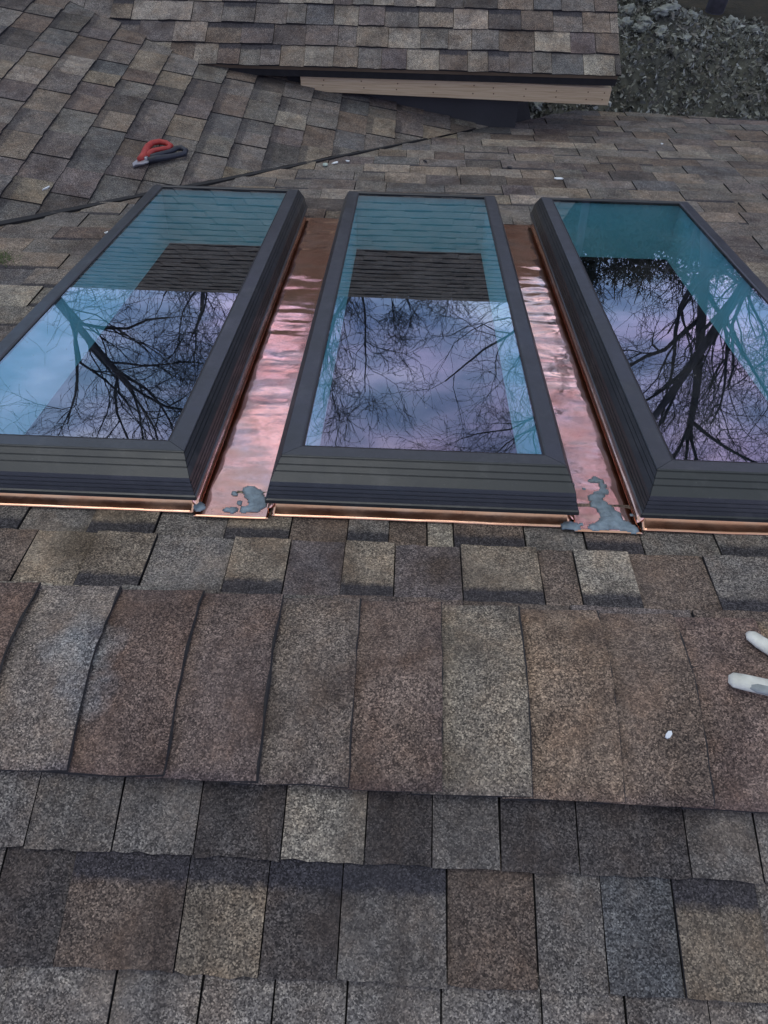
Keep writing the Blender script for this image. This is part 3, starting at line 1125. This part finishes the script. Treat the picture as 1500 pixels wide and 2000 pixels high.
def pan(xa, xb, label, seed):
    """copper sheet between two skylights, turned up along both curbs"""
    root = empty('copper_flashing', far((xa + xb) / 2, 1.3, 0))
    tag(root, label, 'flashing', 'copper sheets between the skylights')
    nu, nv = 26, 260
    V, F = [], []
    a, b = xa - .006, xb + .006
    s0, s1 = .366, 2.268
    for j in range(nv + 1):
        s = s0 + (s1 - s0) * j / nv
        for i in range(nu + 1):
            f = i / nu
            x = a + (b - a) * f
            e = min(f, 1 - f) * (b - a)
            fl = 1 - math.exp(-(e / .02) ** 2)
            h = .0122 + (.0016 * noise.noise(Vector((x * 4 + seed, s * 8, seed))) + .0010 * noise.noise(Vector((x * 8, s * 22, seed + 4))) + .0003 * noise.noise(Vector((x * 15, s * 48, seed + 9)))) * fl
            V.append(far(x, s, h))
    for j in range(nv):
        for i in range(nu):
            k = j * (nu + 1) + i
            F.append((k, k + 1, k + nu + 2, k + nu + 1))
    o = mesh('pan', V, F, root, [M_COPPER], True)
    sm = o.modifiers.new('thickness', 'SOLIDIFY')
    sm.thickness = .0008
    for side, x, dr in ((0, xa, -1), (1, xb, 1)):
        V, F = [], []
        n = 70
        for j in range(n + 1):
            s = .398 + (2.262 - .398) * j / n
            wv = .0022 * noise.noise(Vector((s * 6, x * 9, seed)))
            for off, h in ((.0205, .0505), (.0175, .036), (.0125 + wv, .024), (.0065 + wv, .0165), (.0000, .0132)):
                V.append(far(x + dr * off, s, h))
        for j in range(n):
            for k in range(4):
                q = (j * 5 + k, j * 5 + k + 1, j * 5 + 6 + k, j * 5 + 5 + k)
                F.append(q if dr < 0 else q[::-1])
        o = mesh('upstand', V, F, root, [M_COPPER_DULL], True)
        sm = o.modifiers.new('thickness', 'SOLIDIFY')
        sm.thickness = .0008
    return root


pan(SKX[0] + LIPW, SKX[1] - LIPW, 'wavy copper flashing sheet left of the middle skylight', 3.3)
pan(SKX[1] + LIPW, SKX[2] - LIPW, 'wavy copper flashing sheet right of the middle skylight', 8.1)


def apron(xc, label, seed):
    a, b = xc - LIPW + .010, xc + LIPW - .010
    n = 60
    V, F = [], []
    prof = ((.0235, .0505), (.021, .030), (.014, .017), (.004, .0135), (.001, .0118), (-.004, .0108), (-.0055, .0088))
    for j in range(n + 1):
        x = a + (b - a) * j / n
        wv = .0014 * noise.noise(Vector((x * 7, seed, 0))) + .0006 * noise.noise(Vector((x * 33, seed, 0)))
        for k, (off, h) in enumerate(prof):
            V.append(far(x, S_LIP + off + (wv if k > 1 else 0), h + (wv * .6 if 1 < k < 6 else 0)))
    m = len(prof)
    for j in range(n):
        for k in range(m - 1):
            F.append((j * m + k, j * m + k + 1, (j + 1) * m + k + 1, (j + 1) * m + k))
    o = mesh('copper_apron', V, F, None, [M_COPPER_DULL], True)
    sm = o.modifiers.new('thickness', 'SOLIDIFY')
    sm.thickness = .0008
    tag(o, label, 'flashing', 'copper aprons below the skylights')


apron(SKX[0], 'copper apron strip under the skylight on the valley side', 1.0)
apron(SKX[1], 'copper apron strip under the middle skylight', 4.0)
apron(SKX[2], 'copper apron strip under the skylight on the eave side', 9.0)


# ------------------------------------------------------------------ sealant smears
def smear(pts, label, h0=.0135, th=.0038):
    """pts: (x, s, radius): a lumpy smear built from overlapping dabs, one skin"""
    V, F = [], []
    res = .0035
    x0 = min(p[0] - p[2] for p in pts) - .01
    x1 = max(p[0] + p[2] for p in pts) + .01
    y0 = min(p[1] - p[2] for p in pts) - .01
    y1 = max(p[1] + p[2] for p in pts) + .01
    idx = {}

    def fld(x, y):
        f = 0
        for px, py, pr in pts:
            d = math.hypot(x - px, y - py) / pr
            if d < 1:
                f = max(f, (1 - d * d) ** .5)
        return f + .35 * noise.noise(Vector((x * 60, y * 60, 2))) - .08
    nx, ny = int((x1 - x0) / res), int((y1 - y0) / res)
    g = [[fld(x0 + i * res, y0 + j * res) for i in range(nx + 1)] for j in range(ny + 1)]

    def vid(i, j):
        if (i, j) not in idx:
            idx[(i, j)] = len(V)
            f = max(0, min(1, g[j][i]))
            V.append(far(x0 + i * res, y0 + j * res, h0 - .001 + th * f ** .6 + .0016 * noise.noise(Vector((i * .4, j * .4, 7))) * f))
        return idx[(i, j)]
    for j in range(ny):
        for i in range(nx):
            if max(g[j][i], g[j][i + 1], g[j + 1][i], g[j + 1][i + 1]) > .12:
                F.append((vid(i, j), vid(i + 1, j), vid(i + 1, j + 1), vid(i, j + 1)))
    o = mesh('sealant_smear', V, F, None, [M_SEAL], True)
    sm = o.modifiers.new('thickness', 'SOLIDIFY')
    sm.thickness = .003
    tag(o, label, 'sealant', 'grey sealant on the copper')


smear([(-.310, .458, .014), (-.300, .446, .018), (-.292, .430, .017), (-.286, .414, .018), (-.292, .400, .014), (-.31, .394, .009), (-.333, .390, .008), (-.345, .389, .006)], 'blue-grey sealant smear at the near left corner of the middle skylight')
smear([(-.410, .400, .012), (-.402, .394, .010)], 'small sealant dab at the near right corner of the valley-side skylight')
smear([(.350, .384, .013), (.362, .380, .010), (.342, .379, .009)], 'small lumpy sealant dab at the near right corner of the middle skylight')
smear([(.425, .540, .007), (.433, .548, .007), (.441, .540, .007), (.444, .522, .008), (.443, .503, .010), (.430, .490, .012), (.420, .476, .015), (.424, .458, .017), (.434, .440, .018), (.442, .420, .021), (.440, .400, .024), (.420, .388, .014), (.400, .380, .010), (.462, .388, .016), (.475, .380, .012)], 'long curling grey sealant smear beside the eave-side skylight')


# ------------------------------------------------------------------ tin snips with red and navy handles, on the left slope
def snips():
    root = empty('tin_snips', left(2.80, -1.15, .02))
    tag(root, 'tin snips with one red and one navy handle lying on shingles', 'tin snips')
    # lengthwise frame on the slope: tip -> handles
    tip = Vector((2.630, -1.245))
    end = Vector((2.915, -1.085))
    ax = (end - tip)
    L = ax.length
    ax.normalize()
    sd_ = Vector((-ax.y, ax.x))          # towards +v side

    def T(a, b, h):
        q = tip + ax * a + sd_ * b * 1.75
        return left(q.x, q.y, h * 1.3 + .014)

    def plate(out, h0, h1, name, m):
        n = len(out)
        V = [T(a, b, h0) for a, b in out] + [T(a, b, h1) for a, b in out]
        F = [tuple(range(n))[::-1], tuple(range(n, 2 * n))] + [(i, (i + 1) % n, n + (i + 1) % n, n + i) for i in range(n)]
        mesh(name, V, F, root, [m], bevel=.0015)
    plate([(0, 0), (.02, -.012), (.06, -.017), (.085, -.012), (.085, .004), (.04, .003)], .002, .009, 'blade', M_STEEL)
    plate([(.006, .003), (.04, .012), (.07, .014), (.09, .010), (.085, -.004), (.04, .001)], .0095, .015, 'blade', M_STEEL)
    V, F = tube([T(.082, 0, .001), T(.082, 0, .021)], [.011, .010], 10)
    mesh('pivot_bolt', V, F, root, [M_STEEL], True)

    def loop(pts, r, name, m):
        V, F = tube([T(*p) for p in pts], [q_ * 1.6 for q_ in r], 8)
        mesh(name, V, F, root, [m], True)
    loop([(.055, -.006, .014), (.09, -.012, .014), (.13, -.026, .014), (.17, -.040, .013), (.21, -.046, .013), (.245, -.040, .013), (.262, -.025, .013), (.258, -.008, .013),
          (.235, -.004, .013), (.20, -.012, .013), (.165, -.018, .013), (.13, -.014, .014), (.10, -.006, .014)], [.009, .011, .011, .009, .008, .008, .008, .008, .0075, .007, .007, .009, .008], 'red_handle', M_RED)
    loop([(.080, .006, .012), (.12, .012, .012), (.17, .022, .011), (.22, .030, .011), (.262, .036, .011), (.288, .028, .011), (.290, .012, .011), (.268, .006, .011),
          (.23, .008, .011), (.19, .004, .011), (.15, .000, .011), (.11, -.001, .012)], [.009, .010, .009, .008, .008, .008, .008, .0075, .007, .007, .0075, .008], 'navy_handle', M_NAVY)


snips()


# ------------------------------------------------------------------ ivory handled tool at the ridge, jaws away from the camera's view
def pliers():
    root = empty('pliers', (.70, .0, .02))
    tag(root, 'open pliers with two ivory handles lying across the ridge cap', 'pliers')

    def T(x, w, h):
        a = math.sqrt(w * w + .045 ** 2) - .045
        return Vector((x, w * CP, -a * SP + .022 + h))

    def grip(pts, rads, name, m, flat=.55):
        V, F = tube([T(*p) for p in pts], [q_ * 1.15 for q_ in rads], 10)
        cs = [T(*p) for p in pts]
        V2 = []
        for i, v in enumerate(V):
            c = cs[min(i // 10, len(cs) - 1)]
            d = v - c
            V2.append(c + Vector((d.x, d.y, d.z * flat)))
        return mesh(name, V2, F, root, [m], True)
    grip([(.541, .000, .004), (.548, -.002, .005), (.57, -.007, .006), (.60, -.014, .007), (.64, -.022, .008), (.69, -.020, .008), (.73, -.006, .008)],
         [.006, .0115, .0125, .0125, .012, .010, .008], 'handle', M_IVORY)
    grip([(.560, -.0095, .0085), (.58, -.0150, .0095), (.61, -.0215, .0105), (.65, -.028, .011)], [.004, .0085, .009, .006], 'grip_pad', M_GREYPAD)
    grip([(.602, .096, .004), (.605, .090, .005), (.615, .075, .006), (.632, .056, .007), (.66, .036, .008), (.70, .018, .008), (.735, .004, .008)],
         [.005, .010, .0115, .012, .0115, .010, .008], 'handle', M_IVORY)
    for cx, cw in ((.655, -.0215), (.668, .0315)):
        grip([(cx, cw, .0075), (cx + .006, cw + .001, .0075)], [.0128, .0128], 'collar', M_GREYPAD)
    V, F = tube([T(.745, 0, .0), T(.745, 0, .016)], [.014, .013], 12)
    mesh('pivot_bolt', V, F, root, [M_STEEL], True)
    grip([(.735, .006, .008), (.77, .010, .008), (.80, .004, .008)], [.010, .011, .004], 'jaw', M_STEEL)
    grip([(.735, -.006, .008), (.77, -.012, .008), (.80, -.003, .008)], [.010, .011, .004], 'jaw', M_STEEL)


pliers()


# ------------------------------------------------------------------ scraps lying about
def chip(c, T, size, h, name, label, m, seed, group=None, cat='scrap', aspect=.6):
    rg = random.Random(seed)
    n = 7
    ang = rg.uniform(0, 6.28)
    out = []
    for k in range(n):
        w = 2 * math.pi * k / n
        r = size * rg.uniform(.75, 1.1)
        a, b = math.cos(w) * r, math.sin(w) * r * aspect
        out.append((c[0] + a * math.cos(ang) - b * math.sin(ang), c[1] + a * math.sin(ang) + b * math.cos(ang)))
    V = [T(u, v, h + rg.uniform(0, size * .12)) for u, v in out] + [T(u, v, h + .0015 + size * .10 + rg.uniform(0, size * .2)) for u, v in out]
    F = [tuple(range(n))[::-1], tuple(range(n, 2 * n))] + [(i, (i + 1) % n, n + (i + 1) % n, n + i) for i in range(n)]
    o = mesh(name, V, F, None, [m])
    tag(o, label, cat, group)
    return o


def capT(x, w, h):
    a = math.sqrt(w * w + .045 ** 2) - .045
    return Vector((x, w * CP, -a * SP + .0175 + h))


chip((.434, -.092), capT, .0075, 0, 'paper_scrap', 'tiny white paper scrap on a brown ridge cap shingle', M_SCRAP, 1)
chip((.701, 2.962), far, .021, .009, 'paper_scrap', 'bright white scrap lying on shingles behind the eave-side skylight', M_SCRAP, 2)
chip((1.381, 3.737), far, .014, .009, 'paper_scrap', 'small white scrap near the far eave of the low roof', M_SCRAP, 3)
chip((-.41, 3.072), far, .022, .010, 'plastic_scrap', 'pale green-white plastic scrap beside the black valley line', plain('pale_plastic', (.42, .52, .47), .5), 4)
chip((-.365, 3.105), far, .020, .012, 'plastic_scrap', 'crumpled white plastic scrap by the valley line, next to the green one', M_SCRAP, 5, None, 'scrap', .35)
chip((-.305, 3.150), far, .012, .012, 'plastic_scrap', 'tiny pale plastic scrap by the valley line, farthest along it', M_SCRAP, 15)
chip((.489, 3.135), far, .021, .009, 'shingle_scrap', 'dark shingle crumb on the low roof, beyond the middle skylight', M_DARKBIT, 6)
chip((.076, 3.201), far, .024, .009, 'shingle_scrap', 'thin black shingle sliver on the low roof near the valley end', M_DARKBIT, 7, None, 'scrap', .2)
chip((-1.13, 2.02), far, .012, .009, 'plastic_scrap', 'small white plastic scrap beside the black valley line, left of the skylights', M_SCRAP, 8)
chip((3.90, -1.075), lambda u, v, h: left(u, v, h), .030, .014, 'plastic_scrap', 'white scrap strip on the shingles under the upper roof eave', M_SCRAP, 9, None, 'scrap', .25)
chip((2.33, -1.52), left, .022, .014, 'plastic_scrap', 'thin pale sliver on dark shingles of the left slope', M_SCRAP, 10, None, 'scrap', .16)

# moss tuft at the left
rg = random.Random(12)
V, F = [], []
for k in range(420):
    u, v = rg.gauss(-1.42, .035), rg.gauss(1.725, .028)
    a = rg.uniform(0, 6.28)
    l = rg.uniform(.012, .030)
    w = .0016
    p = far(u, v, .006)
    q = p + Vector((math.cos(a) * l * .7, math.sin(a) * l * .7, l * .6))
    s = Vector((-math.sin(a), math.cos(a), 0)) * w
    b = len(V)
    V += [p - s, p + s, q]
    F.append((b, b + 1, b + 2))
tag(mesh('moss', V, F, None, [plain('moss_green', (.075, .105, .040), .9, var=.35, scale=50)]), 'green moss tuft growing on the low roof at the far left', 'moss', None, 'stuff')

# ------------------------------------------------------------------ debris heap beyond the eave
heap = empty('debris_heap', (4, 11.3, GZ))
tag(heap, 'grey-green heap of torn debris on the ground beyond the eave', 'heap')


def hz(x, y):
    H = 1.02 if x < 3.2 else max(.30, 1.02 - .22 * (x - 3.2))
    if x < 2.2:
        H *= max(.55, 1 - (2.2 - x) * .25)
    f = max(0, min(1, (y - 8.6) / 2.7))
    f = f * f * (3 - 2 * f)
    g = max(0, min(1, (13.6 - y) / 1.7))
    z = H * f * g * g * (3 - 2 * g)
    z += .16 * f * g * noise.noise(Vector((x * 1.3, y * 1.3, 3))) + .10 * f * g * noise.noise(Vector((x * 3.3, y * 3.3, 8)))
    return GZ + z


V, F = [], []
nx, ny = 110, 70
for j in range(ny + 1):
    for i in range(nx + 1):
        x, y = .2 + 7.3 * i / nx, 8.4 + 5.4 * j / ny
        V.append((x, y, hz(x, y) - .02 + .05 * noise.noise(Vector((x * 7, y * 7, 1)))))
for j in range(ny):
    for i in range(nx):
        k = j * (nx + 1) + i
        F.append((k, k + 1, k + nx + 2, k + nx + 1))
HB = [plain('heap_dark', (.085, .088, .074), 1.0, var=.45, scale=6), plain('heap_grey', (.21, .22, .19), .9, var=.35, scale=9), plain('heap_brown', (.15, .145, .125), .9, var=.35, scale=9), plain('heap_pale', (.34, .36, .33), .85, var=.25, scale=9)]
MI = [0] * len(F)
rg = random.Random(77)
for k in range(24000):           # torn tufts, strips and leaf scraps, each a bent little flake
    x, y = rg.uniform(.3, 7.4), rg.uniform(8.7, 13.2)
    c = Vector((x, y, hz(x, y) + rg.uniform(-.02, .09)))
    s = rg.choice((.014, .02, .026, .034, .05)) * rg.uniform(.7, 1.3)
    a = Vector((rg.gauss(0, 1), rg.gauss(0, 1), rg.gauss(0, .8))).normalized() * s
    b = a.cross(Vector((rg.gauss(0, 1), rg.gauss(0, 1), rg.gauss(0, 1)))).normalized() * s * rg.uniform(.25, .6)
    u = a.cross(b).normalized() * s * rg.uniform(.3, .8)
    i = len(V)
    V += [c - a - b * .5, c - a * .2 - b + u, c + a - b * .3, c + a * .9 + b * .4, c + b + u, c - a + b * .5]
    F += [(i, i + 1, i + 4, i + 5), (i + 1, i + 2, i + 3, i + 4)]
    top = hz(x, y) - GZ
    mi = rg.choices((0, 1, 2, 3), (2, 5, 4, 1.2 + 1.5 * (top > .75)))[0]
    MI += [mi, mi]
hm = mesh('heap_mass', V, F, heap, HB, False, MI)
hm['kind'] = 'stuff'
M_LUMP = plain('pale_foam', (.24, .26, .24), .9, var=.35, scale=11, bmp=1.0, bscale=30)
LUMPS = ((2.95, 11.5, .10, 1.3), (3.12, 11.25, .08, 2.3), (3.42, 11.3, .08, 2.4), (3.30, 10.95, .09, 2.2), (3.05, 11.0, .07, 1.6), (3.55, 11.6, .07, 1.5), (3.95, 11.9, .09, 1.2), (2.85, 11.1, .08, 1.6), (4.62, 12.0, .10, 1.3),
         (4.85, 11.8, .07, 1.8), (3.2, 11.75, .08, 1.7), (5.45, 11.0, .08, 1.8), (5.35, 10.6, .09, 1.6), (1.62, 9.9, .08, 1.6), (2.35, 9.9, .08, 1.3), (3.65, 10.9, .06, 1.6))
for i, (x, y, r, el) in enumerate(LUMPS):
    bm = bmesh.new()
    bmesh.ops.create_icosphere(bm, subdivisions=4, radius=1)
    az = rg.uniform(0, 3.1)
    c = Vector((x, y, hz(x, y) + r * .35))
    for v in bm.verts:
        q = v.co.copy()
        n_ = .45 * noise.noise(q * 1.6 + Vector((i * 9, 0, 0))) + .30 * noise.noise(q * 3.6 + Vector((i * 5, 0, 0))) + .16 * noise.noise(q * 8 + Vector((i * 3, 0, 0)))
        q *= r * (1 + n_)
        q.x *= el
        q.z *= .8
        v.co = c + Vector((q.x * math.cos(az) - q.y * math.sin(az), q.x * math.sin(az) + q.y * math.cos(az), q.z))
    me = bpy.data.meshes.new('foam_lump')
    bm.to_mesh(me)
    bm.free()
    me.polygons.foreach_set('use_smooth', [True] * len(me.polygons))
    link('foam_lump', me, heap, [M_LUMP])
